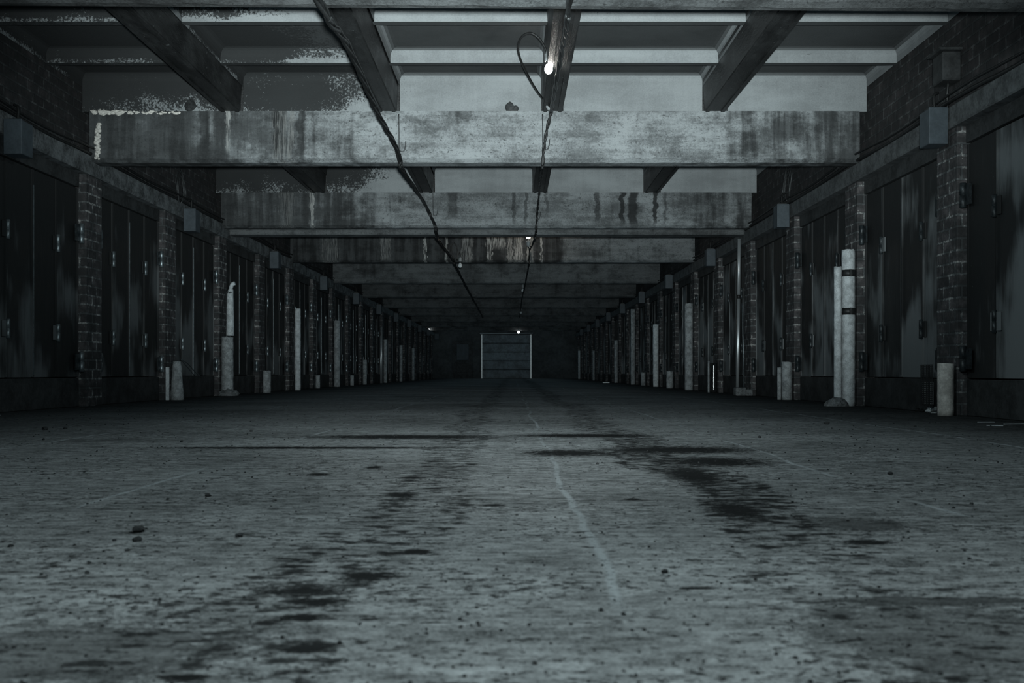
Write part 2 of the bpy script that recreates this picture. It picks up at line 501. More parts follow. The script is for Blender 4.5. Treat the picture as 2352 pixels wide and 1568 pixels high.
def tube(bm, pts, radii, seg=10, cap=True):
    """a tube through PTS; the rings are carried along without twist"""
    pts = [Vector(p) for p in pts]
    if isinstance(radii, (int, float)):
        radii = [radii] * len(pts)
    up = None
    rows = []
    for i, p in enumerate(pts):
        t = (pts[min(i + 1, len(pts) - 1)] - pts[max(i - 1, 0)])
        if t.length < 1e-7:
            t = Vector((0, 0, 1))
        t.normalize()
        if up is None:
            up = t.orthogonal().normalized()
        else:
            up = (up - t * up.dot(t))
            up = up.normalized() if up.length > 1e-5 else t.orthogonal().normalized()
        rows.append([bm.verts.new(q) for q in ring(p, t, max(radii[i], 1e-4), seg, up)])
    for a, b in zip(rows, rows[1:]):
        for i in range(seg):
            f = bm.faces.new((a[i], a[(i + 1) % seg], b[(i + 1) % seg], b[i]))
            f.smooth = True
    if cap:
        bm.faces.new(list(reversed(rows[0])))
        bm.faces.new(rows[-1])
    return rows


def lathe(bm, prof, c=(0, 0, 0), seg=20):
    tube(bm, [(c[0], c[1], c[2] + z) for r, z in prof], [r for r, z in prof], seg)


def ball(bm, c, r, sx=1, sy=1, sz=1, jit=0.0, sub=2):
    res = bmesh.ops.create_icosphere(bm, subdivisions=sub, radius=1.0)
    for v in res['verts']:
        k = 1 + random.uniform(-jit, jit)
        v.co = Vector((c[0] + v.co.x * r * sx * k, c[1] + v.co.y * r * sy * k, c[2] + v.co.z * r * sz * k))


def smooth_path(pts, k=6):
    """Catmull-Rom through PTS"""
    P = [Vector(p) for p in pts]
    P = [P[0] * 2 - P[1]] + P + [P[-1] * 2 - P[-2]]
    out = []
    for i in range(1, len(P) - 2):
        a, b, c, d = P[i - 1:i + 3]
        for s in range(k):
            t = s / k
            out.append(0.5 * ((2 * b) + (c - a) * t + (2 * a - 5 * b + 4 * c - d) * t * t + (3 * b - a - 3 * c + d) * t ** 3))
    out.append(P[-2].copy())
    return out


def obj(name, bm, mat, parent=None, loc=None, label=None):
    """link one mesh object; with LOC the mesh is world-placed and gets its origin moved to LOC"""
    me = bpy.data.meshes.new(name)
    if loc is not None:
        off = Vector(loc)
        for v in bm.verts:
            v.co -= off
    bmesh.ops.recalc_face_normals(bm, faces=bm.faces)
    bm.to_mesh(me)
    bm.free()
    if mat is not None:
        me.materials.append(mat)
    o = bpy.data.objects.new(name, me)
    COL.objects.link(o)
    if loc is not None:
        o.location = loc
    if parent is not None:
        o.parent = parent
    if label:
        o['label'] = label
    return o


def tag(o, label, cat, group=None, kind=None):
    o['label'] = label
    o['category'] = cat
    if group:
        o['group'] = group
    if kind:
        o['kind'] = kind
    return o


def thing(name, label, cat, loc=(0, 0, 0), group=None, kind=None, rz=0.0):
    o = bpy.data.objects.new(name, None)
    COL.objects.link(o)
    o.empty_display_size = 0.1
    o.location = loc
    o.rotation_euler = (0, 0, rz)
    return tag(o, label, cat, group, kind)


def copy_tree(root, loc, label=None):
    r = root.copy()
    COL.objects.link(r)
    r.location = loc
    if label:
        r['label'] = label
    for ch in list(root.children):
        c = ch.copy()
        COL.objects.link(c)
        c.parent = r
        for gch in list(ch.children):
            d = gch.copy()
            COL.objects.link(d)
            d.parent = c
    return r


ORD = ['first', 'second', 'third', 'fourth', 'fifth', 'sixth', 'seventh', 'eighth', 'ninth', 'tenth', 'eleventh', 'twelfth', 'thirteenth', 'fourteenth',
       'fifteenth', 'sixteenth', 'seventeenth', 'eighteenth', 'nineteenth', 'twentieth', 'twenty-first', 'twenty-second', 'twenty-third']

# ------------------------------------------------------------------ the shell
PITCH = 2.335
BAY = 4.67
bm = bmesh.new()
box(bm, WL - 0.4, WR + 0.4, -9.0, END + 0.3, -0.2, 0.0)
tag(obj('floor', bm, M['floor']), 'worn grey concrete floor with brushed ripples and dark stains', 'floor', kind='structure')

for side, X, s in (('left', WL, -1), ('right', WR, 1)):
    bm = bmesh.new()
    top = 2.60 if side == 'left' else 2.53
    a, b = sorted((X + s * 0.10, X + s * 0.4))
    box(bm, a, b, -9.0, END, top, 3.598)                       # brick band above the lintel
    a, b = sorted((X + s * 0.22, X + s * 0.4))
    box(bm, a, b, -9.0, END, 0.0, top)                        # what closes the openings behind the doors
    a, b = sorted((X, X + s * 0.22))
    box(bm, a, b, -9.0, 5.7, 0.0, top)
    tag(obj('wall_' + side, bm, M['brick_wall']), 'sooty dark brick wall above the row of steel doors on the %s side' % side, 'wall', kind='structure')
    bm = bmesh.new()
    z0 = 2.40 if side == 'left' else 2.35
    a, b = sorted((X - s * 0.03, X + s * 0.215))
    box(bm, a, b, 5.7, END - 0.02, z0, top, 0.012)
    tag(obj('trim_1' if side == 'left' else 'trim_2', bm, M['lintel_left'] if side == 'left' else M['lintel']),
        'long concrete lintel over the steel doors of the %s wall' % side, 'lintel', kind='structure')

bm = bmesh.new()
box(bm, WL - 0.4, WR + 0.4, END, END + 0.3, 0.0, 3.75)
tag(obj('wall_end', bm, M['end']), 'dim end wall far down the hall around the sectional gate', 'wall', kind='structure')
bm = bmesh.new()
box(bm, WL - 0.4, WR + 0.4, -9.3, -9.0, 0.0, 3.75)
tag(obj('wall_back', bm, M['end']), 'plain wall closing the hall behind the camera', 'wall', kind='structure')

# ceiling: slab, coffers, cross ribs; the long dark ribs are its parts
CELLS = [(WL - 0.08, -3.06), (-2.80, -1.42), (-1.17, 0.30), (0.53, 1.975), (2.24, WR + 0.08)]
RIBS = [(-3.03, -2.82), (-1.40, -1.20), (0.31, 0.52), (1.99, 2.21)]
ZB, ZR, ZC = 3.062, 3.32, 3.455     # beam top and rib soffit, cross rib soffit, coffer ceiling
bm = bmesh.new()
box(bm, WL - 0.4, WR + 0.4, -9.0, END + 0.3, 3.60, 3.75)


def pan(bm, x0, x1, y0, y1):
    b2 = bmesh.new()
    box(b2, x0, x1, y0, y1, ZR, ZC)
    bmesh.ops.delete(b2, geom=[f for f in b2.faces if f.calc_center_median().z < ZR + 0.01], context='FACES')
    es = [e for e in b2.edges if min(v.co.z for v in e.verts) > ZC - 0.01]
    bmesh.ops.bevel(b2, geom=es, offset=0.075, segments=4, affect='EDGES', profile=0.5)
    me = bpy.data.meshes.new('tmp')
    b2.to_mesh(me)
    b2.free()
    bm.from_mesh(me)
    bpy.data.meshes.remove(me)


bays = []
for k in range(-4, 10):
    y0 = 10.33 + 0.22 + BAY * (k - 1)
    y1 = 10.33 + BAY * k
    bays.append((y0, y1))
    t = 0.085
    fronts = [y1 + 0.03, y1 - 0.78, y1 - 1.90, y1 - 3.02, y1 - 3.75]
    starts = [fronts[i + 1] + t for i in range(4)] + [y0 + 0.0]
    for (x0, x1) in CELLS:
        for f1, s1 in zip(fronts, starts):
            pan(bm, x0, x1, s1, f1)
        # the end face that comes down on the beam
        box(bm, x0, x1, y1 + 0.03, y1 + 0.19, ZB + 0.002, ZR)
    for f1 in fronts[1:]:                                     # soffits of the cross ribs
        vs = [bm.verts.new(p) for p in ((WL - 0.1, f1, ZR), (WR + 0.1, f1, ZR), (WR + 0.1, f1 + t, ZR), (WL - 0.1, f1 + t, ZR))]
        bm.faces.new(vs)
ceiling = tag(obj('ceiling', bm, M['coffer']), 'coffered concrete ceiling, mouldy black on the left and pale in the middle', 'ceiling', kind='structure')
for (x0, x1) in RIBS:
    for (y0, y1) in bays:
        if y1 < 5:
            continue
        bm = bmesh.new()
        vs = box(bm, x0 - 0.02, x1 + 0.02, y0 + 0.005, y1 - 0.005, ZB, 3.45)
        for v in vs:
            if v.co.z < 3.2:
                v.co.x += 0.02 if v.co.x < (x0 + x1) / 2 else -0.02
        # a proud strip down each side of the soffit
        box(bm, x0 + 0.012, x0 + 0.05, y0 + 0.005, y1 - 0.005, ZB - 0.012, ZB + 0.01)
        box(bm, x1 - 0.05, x1 - 0.012, y0 + 0.005, y1 - 0.005, ZB - 0.012, ZB + 0.01)
        obj('ceiling_rib', bm, M['rib'], ceiling)

# cross beams
ZS = 2.535


def beam_mesh(t, z0=ZS, ch=0.035):
    bm = bmesh.new()
    n = 60
    zq = ZB if t > 0.15 else ZB - 0.025
    prof = [(0, zq), (0, z0 + ch), (0.05, z0), (t, z0), (t, zq)]
    rows = []
    for i in range(n + 1):
        x = WL + 0.004 + (WR - WL - 0.008) * i / n
        j = [random.uniform(-0.006, 0.006) for _ in range(2)]
        rows.append([bm.verts.new((x, p[0] + (j[0] if q == 1 else 0), p[1] + (j[1] if q in (1, 2) else 0))) for q, p in enumerate(prof)])
    for a, b in zip(rows, rows[1:]):
        for q in range(5):
            bm.faces.new((a[q], a[(q + 1) % 5], b[(q + 1) % 5], b[q]))
    bm.faces.new(rows[0])
    bm.faces.new(list(reversed(rows[-1])))
    return bm


BL = ['dark cross beam along the top edge of the photo, nearest the camera', 'broad pale stained concrete beam behind the nearest lit bulb', 'streaked concrete cross beam, second behind the lit bulb, with a rusty lime run',
      'blackened cross beam with white lime runs behind the second lit bulb', 'grey cross beam just beyond the beam with white lime runs']
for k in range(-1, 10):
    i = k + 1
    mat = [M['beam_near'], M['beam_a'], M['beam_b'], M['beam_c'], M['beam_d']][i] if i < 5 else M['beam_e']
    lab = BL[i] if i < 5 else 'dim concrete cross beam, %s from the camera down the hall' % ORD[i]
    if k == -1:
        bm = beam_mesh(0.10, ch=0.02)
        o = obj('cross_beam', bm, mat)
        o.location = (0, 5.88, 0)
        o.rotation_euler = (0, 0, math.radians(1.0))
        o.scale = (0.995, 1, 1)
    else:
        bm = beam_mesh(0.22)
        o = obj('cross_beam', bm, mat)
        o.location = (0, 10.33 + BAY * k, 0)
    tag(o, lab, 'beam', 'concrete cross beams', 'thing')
bm = bmesh.new()
box(bm, WL + 0.01, WR - 0.01, 15.36, 15.66, 2.475, 2.70, 0.01)
tag(obj('downstand_beam', bm, M['beam_d']), 'shallow second beam hung just behind and below the streaked beam', 'beam', kind='thing')

# ------------------------------------------------------------------ side walls: piers, doors
OPEN = PITCH - 0.39


def pier_mesh(s, zt):
    bm = bmesh.new()
    a, b = sorted((0.0, s * 0.218))
    box(bm, a, b, -0.195, 0.195, 0.0, zt, 0.006)
    return bm


def hinge_bm(r=0.028, h=0.2, s=1, leaf=0.10, dirn=1, two=False):
    """barrel in three knuckles with a pin head and a flat leaf on one or both sides; y along the wall, -s*x towards the hall"""
    bm = bmesh.new()
    prof = [(0.3, -0.52), (0.8, -0.51), (1, -0.49), (1, -0.02), (0.88, -0.01), (0.88, 0.01), (1, 0.02), (1, 0.49), (0.8, 0.51), (0.3, 0.52)]
    tube(bm, [(0, 0, z * h) for _, z in prof], [r * k for k, _ in prof], 14)
    return bm


def hinge_leaf_bm(r, h, s, d, leaf):
    bm = bmesh.new()
    box(bm, *sorted((s * r * 0.25, s * r * 0.8)), *sorted((d * r * 0.5, d * leaf)), -h * 0.42, h * 0.42, 0.002)
    return bm


RECESS = 0.09
sides = {}
for side, X, s, first in (('left', WL, -1, 8.125), ('right', WR, 1, 5.935)):
    zt = 2.40 if side == 'left' else 2.35
    npier = int((END - first) / PITCH) + 1
    sides[side] = [first + PITCH * i for i in range(npier)]
    # door prototype: origin at the middle of the opening on the floor
    dm = M['door'] if side == 'left' else M['door_right']

    def door(yc, lab, idx):
        d = thing('door_%d' % idx, lab, 'door', (X, yc, 0), 'folding steel doors of the %s wall' % side, 'structure')
        hw = OPEN / 2
        q = OPEN / 4
        a, b = sorted((s * (RECESS - 0.015), s * (RECESS + 0.03)))
        bm = bmesh.new()
        box(bm, a, b, -hw + 0.002, hw - 0.002, 0.002, 0.295, 0.004)
        obj('kick_plate', bm, M['kick'], d)
        for p in range(4):
            bm = bmesh.new()
            lo, hi = -hw + q * p + 0.006, -hw + q * (p + 1) - 0.006
            zz = 2.20 + (zt - 2.35)
            box(bm, *sorted((s * RECESS, s * (RECESS + 0.035))), lo, hi, 0.305, zz, 0.003)
            # folded edge on the free side
            for e in (lo, hi - 0.014):
                box(bm, *sorted((s * (RECESS - 0.012), s * (RECESS + 0.01))), e, e + 0.014, 0.31, zz - 0.005)
            obj('door_panel', bm, dm, d)
        bm = bmesh.new()
        box(bm, *sorted((s * (RECESS - 0.02), s * (RECESS + 0.05))), -hw + 0.003, hw - 0.003, 2.21 + (zt - 2.35), zt - 0.003)
        obj('head_plate', bm, M['kick'], d)
        if idx_full:
            for ys, dr in ((-hw + 0.03, 1), (hw - 0.03, -1)):
                for zz in (0.46, 1.78):
                    o = obj('hinge', hinge_bm(0.028, 0.2, s, 0.12, dr), M['hinge'] if side == 'left' else M['hinge_dark'], d)
                    o.location = (s * 0.035, ys, zz)
                    obj('hinge_leaf', hinge_leaf_bm(0.028, 0.2, s, dr, 0.11), M['hinge_dark'], o)
            for ys in (-q, q):
                for zz in (0.74, 1.62):
                    o = obj('hinge', hinge_bm(0.02, 0.17, s, 0.08, 1, True), M['hinge'] if side == 'left' else M['hinge_dark'], d)
                    o.location = (s * (RECESS - 0.022), ys, zz)
                    for dd in (-1, 1):
                        obj('hinge_leaf', hinge_leaf_bm(0.02, 0.17, s, dd, 0.08), dm, o)
            # centre latch strip
            bm = bmesh.new()
            box(bm, *sorted((s * (RECESS - 0.018), s * (RECESS + 0.004))), -0.007, 0.007, 0.33, 2.1)
            obj('centre_strip', bm, M['hinge'] if side == 'left' else M['hinge_dark'], d)
        return d

    ys = sides[side]
    base_idx = 1 if side == 'left' else 31
    proto_full = proto_far = None
    DL = ['partly seen at the frame edge', 'between the first two brick piers']
    for i in range(len(ys) - 1):
        yc = (ys[i] + ys[i + 1]) / 2
        lab = 'dark folding steel door in the %s wall, %s from the camera' % (side, ORD[i])
        idx = base_idx + i
        idx_full = yc < 34
        if idx_full and proto_full is None:
            proto_full = door(yc, lab, idx)
        elif not idx_full and proto_far is None:
            proto_far = door(yc, lab, idx)
        else:
            o = copy_tree(proto_full if idx_full else proto_far, (X, yc, 0), lab)
            o.name = 'door_%d' % idx
    proto = None
    for i, y in enumerate(ys):
        lab = 'brick pier with crumbling mortar, %s along the %s wall from the camera' % (ORD[i], side)
        if proto is None:
            proto = tag(obj('brick_pier', pier_mesh(s, zt), M['brick_pier']), lab, 'pier', 'brick piers of the %s wall' % side, 'thing')
            proto.location = (X, y, 0)
        else:
            o = proto.copy()
            COL.objects.link(o)
            o.location = (X, y, 0)
            o['label'] = lab

LP, RP = sides['left'], sides['right']     # left: 8.125 10.46 12.795 15.13 ...; right: 5.935 8.27 10.605 12.94 ...

# ------------------------------------------------------------------ junction boxes on every second pier
for side, X, s, y0 in (('left', WL, -1, 8.62), ('right', WR, 1, 8.25)):
    proto = None
    for i in range(10):
        y = y0 + BAY * i
        if y > END - 2:
            break
        lab = 'blue-grey junction box on the %s lintel, %s from the camera' % (side, ORD[i])
        if proto is None:
            proto = thing('junction_box', lab, 'box', (X, y, 2.37), 'junction boxes along the %s wall' % side)
            bm = bmesh.new()
            box(bm, *sorted((-s * 0.032, -s * 0.195)), -0.09, 0.10, -0.145, 0.145, 0.008, 2)
            obj('box_body', bm, M['box'], proto)
            bm = bmesh.new()
            box(bm, *sorted((-s * 0.045, -s * 0.20)), -0.115, -0.091, -0.15, 0.15, 0.005, 2)
            c = obj('box_lid', bm, M['box'], proto)
            bm = bmesh.new()
            box(bm, *sorted((-s * 0.06, -s * 0.17)), -0.04, 0.06, 0.146, 0.17)
            tube(bm, smooth_path([(-s * 0.10, 0.02, 0.15), (-s * 0.10, 0.03, 0.28), (-s * 0.06, 0.04, 0.31)]), 0.012, 8)
            obj('conduit_stub', bm, M['cable'], proto)
        else:
            copy_tree(proto, (X, y, 2.37), lab)

# the rusty hood on the brick above the first right hand box
t = thing('lamp_hood', 'dark metal hood fixed to the brick above the nearest right junction box', 'fixture', (WR + 0.098, 8.3, 2.74))
bm = bmesh.new()
box(bm, -0.16, -0.005, -0.10, 0.11, 0.02, 0.26, 0.01)
obj('hood_body', bm, M['box_dark'], t)
bm = bmesh.new()
box(bm, -0.19, -0.006, -0.13, 0.14, 0.262, 0.285, 0.004)
obj('hood_lid', bm, M['box_dark'], t)
bm = bmesh.new()
tube(bm, smooth_path([(-0.08, -0.02, 0.02), (-0.085, -0.01, -0.08), (-0.07, 0.02, -0.18)]), 0.014, 8)
obj('lead', bm, M['cable'], t)

# ------------------------------------------------------------------ cables along both walls
for side, X, s, y0, zz in (('left', WL, -1, 5.9, 2.62), ('right', WR, 1, 5.9, 2.56)):
    for j in range(2):
        pts = []
        y = y0
        while y < END - 0.5:
            sag = 0.02 * math.sin(y * 2.1 + j) + (0.03 if int(y / 1.2) % 2 else 0.0)
            pts.append((X - s * (0.02 + 0.028 * j), y, zz + 0.045 * j - sag * 0.6))
            y += 0.6
        bm = bmesh.new()
        tube(bm, smooth_path(pts, 3), 0.019 if j == 0 else 0.012, 8)
        tag(obj('wall_cable', bm, M['cable']), 'black %s cable clipped along the top of the %s lintel' % ('thick lower' if j == 0 else 'thin upper', side), 'cable', 'cables on the side walls')

for side, X, s, y, n_l in (('right', WR, 1, 12.9, 'right'), ('left', WL, -1, 13.05, 'left')):
    bm = bmesh.new()
    for q in range(3):
        a = 0.10 + 0.05 * q
        tube(bm, smooth_path([(X - s * 0.04, y - 0.05, 2.56), (X - s * 0.05, y - a, 2.75 + 0.05 * q), (X - s * 0.05, y, 2.93 + 0.04 * q), (X - s * 0.05, y + a, 2.72), (X - s * 0.04, y + 0.04, 2.58)]), 0.006, 6)
    tag(obj('wire_loops', bm, M['wire']), 'loose loops of thin wire above the second junction box on the %s wall' % side, 'wire')

# ------------------------------------------------------------------ the two festoon cables under the beams


def px(x, y, d):
    """a point of the hall measured in the photo, d metres down the hall"""
    return ((x - 1177.0) / F * d, d, H + (855.0 - y) / F * d)


def twisted(bm, pts, r, turns=3.0):
    """two cores twisted about each other"""
    P = smooth_path(pts, 10)
    for ph in (0, PI):
        out = []
        acc = 0
        for i, p in enumerate(P):
            if i:
                acc += (p - P[i - 1]).length
            a = acc * turns * 2 * PI + ph
            out.append(p + Vector((math.cos(a) * r * 0.8, 0, math.sin(a) * r * 0.8)))
        tube(bm, out, r, 7)


def under(x, k):
    """two points just under cross beam K"""
    y = 10.33 + BAY * k
    return [(x, y - 0.05, 2.494), (x, y + 0.27, 2.494)]


lc = [(-1.13, 4.0, 2.47), (-1.115, 5.8, 2.488), (-1.115, 6.06, 2.49), px(800, 110, 7.1), px(868, 262, 8.9), px(905, 330, 9.95), (-1.163, 10.27, 2.54), (-1.165, 10.32, 2.495), (-1.167, 10.6, 2.495), px(975, 468, 14.6), px(1000, 522, 14.93), (-1.16, 14.99, 2.485), (-1.16, 15.3, 2.435), (-1.17, 15.7, 2.435), px(1040, 598, 19.5), (-1.15, 19.62, 2.494), (-1.15, 19.95, 2.494)] + under(-1.16, 3) + under(-1.16, 4) + under(-1.15, 5) + under(-1.15, 6)
bm = bmesh.new()
twisted(bm, lc, 0.014, 1.2)
tube(bm, [Vector(p) + Vector((0.02, 0, 0.004 + 0.008 * math.sin(i * 1.7))) for i, p in enumerate(smooth_path(lc, 8))], 0.008, 6)
tag(obj('festoon_cable', bm, M['cable']), 'thick black twisted cable strung under the beams left of the middle', 'cable', 'cables strung down the hall')
rc = [(0.33, 4.0, 2.47), (0.33, 5.8, 2.488), (0.335, 6.06, 2.49), px(1290, 120, 7.6), px(1274, 210, 9.0), px(1266, 258, 10.16), px(1256, 300, 10.24), px(1249, 345, 10.27), (0.315, 10.28, 2.52), (0.315, 10.33, 2.495), (0.315, 10.6, 2.495), px(1239, 440, 14.0), px(1234, 490, 14.9), (0.36, 14.94, 2.56), (0.36, 15.0, 2.488), (0.35, 15.3, 2.44), (0.345, 15.72, 2.435),
      px(1217, 575, 19.5), (0.335, 19.58, 2.60), (0.33, 19.64, 2.50), (0.33, 19.95, 2.494)] + under(0.31, 3) + under(0.28, 4) + under(0.28, 5) + under(0.28, 6)
bm = bmesh.new()
twisted(bm, rc[:6], 0.013, 1.2)
twisted(bm, rc[5:], 0.011, 4.0)
tag(obj('festoon_cable', bm, M['cable']), 'black twisted cable that feeds the lit bulbs right of the middle', 'cable', 'cables strung down the hall')

# wire hooks hung from the beams


def hook(x0, y0, x1, y1, d, lab):
    a, b = Vector(px(x0, y0, d)), Vector(px(x1, y1, d))
    bm = bmesh.new()
    r = 0.032
    tube(bm, smooth_path([a, (a + b) / 2, b, b + Vector((r * 0.5, 0, -r)), b + Vector((r * 1.5, 0, -r * 0.9)), b + Vector((r * 2, 0, 0.02)), b + Vector((r * 2.1, 0, 0.07))]), 0.0055, 6)
    tag(obj('wire_hook', bm, M['wire']), lab, 'hook', 'wire hooks for the cables')


hook(916, 262, 917, 340, 10.27, 'thin wire hook on the pale beam carrying the left cable')
hook(1246, 262, 1247, 336, 10.27, 'thin wire hook on the pale beam under the nearest lit bulb')
hook(1231, 470, 1231, 498, 14.95, 'small wire hook on the streaked beam above the second lit bulb')
hook(994, 425, 995, 490, 14.95, 'long wire hook on the streaked beam carrying the left cable')


def bulb_thing(lab, loc, mat, axis=(0, 0, -1), glow=None, size=1.0):
    """E27 bulb in a porcelain socket; loc is the middle of the glass, axis points from the socket to the glass"""
    t = thing('light_bulb', lab, 'bulb', loc, 'bulbs of the festoon cables')
    rot = Vector((0, 0, -1)).rotation_difference(Vector(axis).normalized()).to_matrix().to_4x4()
    s = size

    def part(name, prof, m, label=None):
        bm = bmesh.new()
        lathe(bm, [(r * s, z * s) for r, z in prof], seg=22)
        bmesh.ops.transform(bm, matrix=rot, verts=bm.verts)
        return obj(name, bm, m, t, label=label)

    part('glass', [(0.004, -0.037), (0.018, -0.033), (0.029, -0.024), (0.035, -0.010), (0.0365, 0.0), (0.0345, 0.014), (0.028, 0.028), (0.021, 0.036), (0.019, 0.044)], mat, glow)
    part('bulb_cap', [(0.0175, 0.0445), (0.0185, 0.055), (0.017, 0.060), (0.0185, 0.066), (0.017, 0.072)], M['wire'])
    part('socket', [(0.026, 0.0725), (0.028, 0.075), (0.028, 0.100), (0.026, 0.104), (0.026, 0.135), (0.020, 0.142), (0.012, 0.147), (0.010, 0.160)], M['socket'])
    return t


dB = 8.80
bc = px(1260, 160, dB)
ax = Vector((0.10, 0, -1)).normalized()
tb = bulb_thing('lit white bulb on a looped cord in front of the pale beam', bc, M['lit'], ax, 'glowing white glass')
top = Vector(bc) - ax * 0.158
cordp = [px(1264, 246, 10.10), px(1243, 222, 9.9), px(1222, 190, 9.5), px(1197, 140, 9.1), px(1190, 108, 8.95), px(1198, 85, 8.85), px(1218, 76, 8.8), px(1238, 88, 8.8), px(1251, 108, 8.8), top]
bm = bmesh.new()
tube(bm, [Vector(p) - Vector(bc) for p in smooth_path(cordp, 8)], 0.010, 8)
obj('cord', bm, M['cable'], tb)
bm = bmesh.new()
a, b = Vector(px(1254, 238, 10.08)) - Vector(bc), Vector(px(1266, 256, 10.14)) - Vector(bc)
tube(bm, [a, a.lerp(b, 0.3), a.lerp(b, 0.32), b], [0.016, 0.016, 0.022, 0.020], 12)
obj('connector', bm, M['socket'], tb)

c2 = px(1213.5, 541, 18.9)
t2 = bulb_thing('second lit bulb, standing upright from its socket under the streaked beam', c2, M['lit_far'], (0, 0, 1), 'glowing warm glass', 1.35)
bm = bmesh.new()
tube(bm, smooth_path([Vector((0, 0, -0.21)), Vector((0.02, 0.0, -0.27)), Vector((0.03, 0.3, -0.36)), Vector((0.01, 0.5, -0.42))]), 0.010, 6)
obj('cord', bm, M['cable'], t2)
c3 = px(1057, 610, 19.52)
t3 = bulb_thing('unlit frosted bulb hanging from the left cable', c3, M['glass_dead'], (0, 0, -1), None, 1.1)
bm = bmesh.new()
for q in range(3):
    tube(bm, smooth_path([Vector(px(1040 + 2 * q, 596, 19.52)) - Vector(c3), Vector(px(1032 + 3 * q, 572, 19.5)) - Vector(c3), Vector(px(1040 + q, 557, 19.5)) - Vector(c3), Vector(px(1050, 570, 19.5)) - Vector(c3), Vector(px(1051 - q, 598, 19.52)) - Vector(c3)]), 0.008, 6)
tube(bm, smooth_path([Vector(px(1050, 590, 19.52)) - Vector(c3), Vector(px(1056, 580, 19.52)) - Vector(c3), Vector((0, 0, 0.175))]), 0.008, 6)
obj('cord', bm, M['cable'], t3)
for (qx, qy, d, lab, m) in ((1201, 667, 28.9, 'small unlit bulb on the right cable far down the hall', M['glass_dead']),
                            (1196, 718, 38.25, 'tiny unlit bulb on the right cable near the far end', M['glass_dead']),
                            (1191, 763, 52.28, 'small bright bulb shining above the far gate', M['lit_end']),
                            (985, 758, 52.28, 'small bright bulb shining at the far left of the end wall', M['lit_end'])):
    p = px(qx, qy, d)
    t4 = bulb_thing(lab, p, m, (0, 0, -1), 'glowing glass' if m is M['lit_end'] else None, 1.2 if d < 50 else 1.5)
    bm = bmesh.new()
    gap = (BAY * 20 + 10.33 - d) % BAY + 0.003          # up to the face of the beam it hangs in front of
    tube(bm, smooth_path([Vector((0, 0, 0.17)), Vector((0, gap * 0.3, 0.27)), Vector((0, gap * 0.8, 0.36)), Vector((0, gap, 0.40))]), 0.008, 6)
    obj('cord', bm, M['cable'], t4)

# ------------------------------------------------------------------ pipes in front of the piers


def rough_pipe(r, h, z0=0.0, seg=20, jit=0.012, rt=None, broken=0.0):
    bm = bmesh.new()
    rt = r if rt is None else rt
    n = max(4, int((h - z0) / 0.05))
    rows = tube(bm, [(0, 0, z0 + (h - z0) * i / n) for i in range(n + 1)], [r + (rt - r) * i / n for i in range(n + 1)], seg)
    for i, row in enumerate(rows):
        for v in row:
            k = 1 + random.uniform(-jit, jit) * 3
            v.co.x *= k
            v.co.y *= k
            if i == len(rows) - 1:
                v.co.z -= random.uniform(0, broken)
    return bm


def lump(r, sz, jit=0.12, sub=3, cut=True):
    bm = bmesh.new()
    ball(bm, (0, 0, 0), r, 1.0, 0.85, sz, jit, sub)
    for v in bm.verts:
        v.co.z = max(v.co.z, 0.0)
    return bm


def pipe(x, y, r, h, mat, lab, z0=0.0, rt=None, broken=0.01, straps=(), cat='pipe', name='standing_pipe', base=None):
    t = thing(name, lab, cat, (x, y, 0), 'pipes standing in front of the piers')
    obj('pipe_shaft', rough_pipe(r, h, z0, rt=rt, broken=broken), mat, t)
    for z in straps:
        bm = bmesh.new()
        tube(bm, [(0, 0, z - 0.035), (0, 0, z + 0.035)], r * 1.06, 20)
        box(bm, -0.012, 0.012, -r * 1.06 - 0.012, -r * 1.0, z - 0.035, z + 0.035)
        obj('strap', bm, M['strap'], t)
    if base:
        bm = lump(base[0], base[1] / base[0])
        for v in bm.verts:
            v.co.x = min(max(v.co.x, WL + 0.006 - x), WR - 0.006 - x)
        obj('footing', bm, M['rubble'], t)
    return t


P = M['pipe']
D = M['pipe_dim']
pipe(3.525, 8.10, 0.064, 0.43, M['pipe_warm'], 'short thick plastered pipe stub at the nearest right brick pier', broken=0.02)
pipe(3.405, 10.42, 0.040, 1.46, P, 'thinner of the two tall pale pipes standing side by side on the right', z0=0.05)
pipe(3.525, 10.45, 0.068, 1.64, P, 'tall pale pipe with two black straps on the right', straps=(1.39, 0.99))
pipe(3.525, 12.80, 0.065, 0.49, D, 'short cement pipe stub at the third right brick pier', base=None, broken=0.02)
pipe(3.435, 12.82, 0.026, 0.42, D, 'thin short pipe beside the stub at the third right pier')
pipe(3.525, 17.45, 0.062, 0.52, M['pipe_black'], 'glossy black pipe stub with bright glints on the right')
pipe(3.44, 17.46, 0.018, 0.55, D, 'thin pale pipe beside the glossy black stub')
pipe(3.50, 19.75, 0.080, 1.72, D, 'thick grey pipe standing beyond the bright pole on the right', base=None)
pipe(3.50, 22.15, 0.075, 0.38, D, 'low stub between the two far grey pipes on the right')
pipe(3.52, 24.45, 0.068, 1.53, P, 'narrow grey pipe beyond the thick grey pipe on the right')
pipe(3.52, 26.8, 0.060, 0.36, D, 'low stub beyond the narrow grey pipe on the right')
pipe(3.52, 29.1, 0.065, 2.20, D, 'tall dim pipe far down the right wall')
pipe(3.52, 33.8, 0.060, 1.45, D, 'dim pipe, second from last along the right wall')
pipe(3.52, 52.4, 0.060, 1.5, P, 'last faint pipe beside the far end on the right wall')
pipe(3.52, 43.1, 0.050, 1.3, D, 'faint pipe deep in the dark on the right wall')

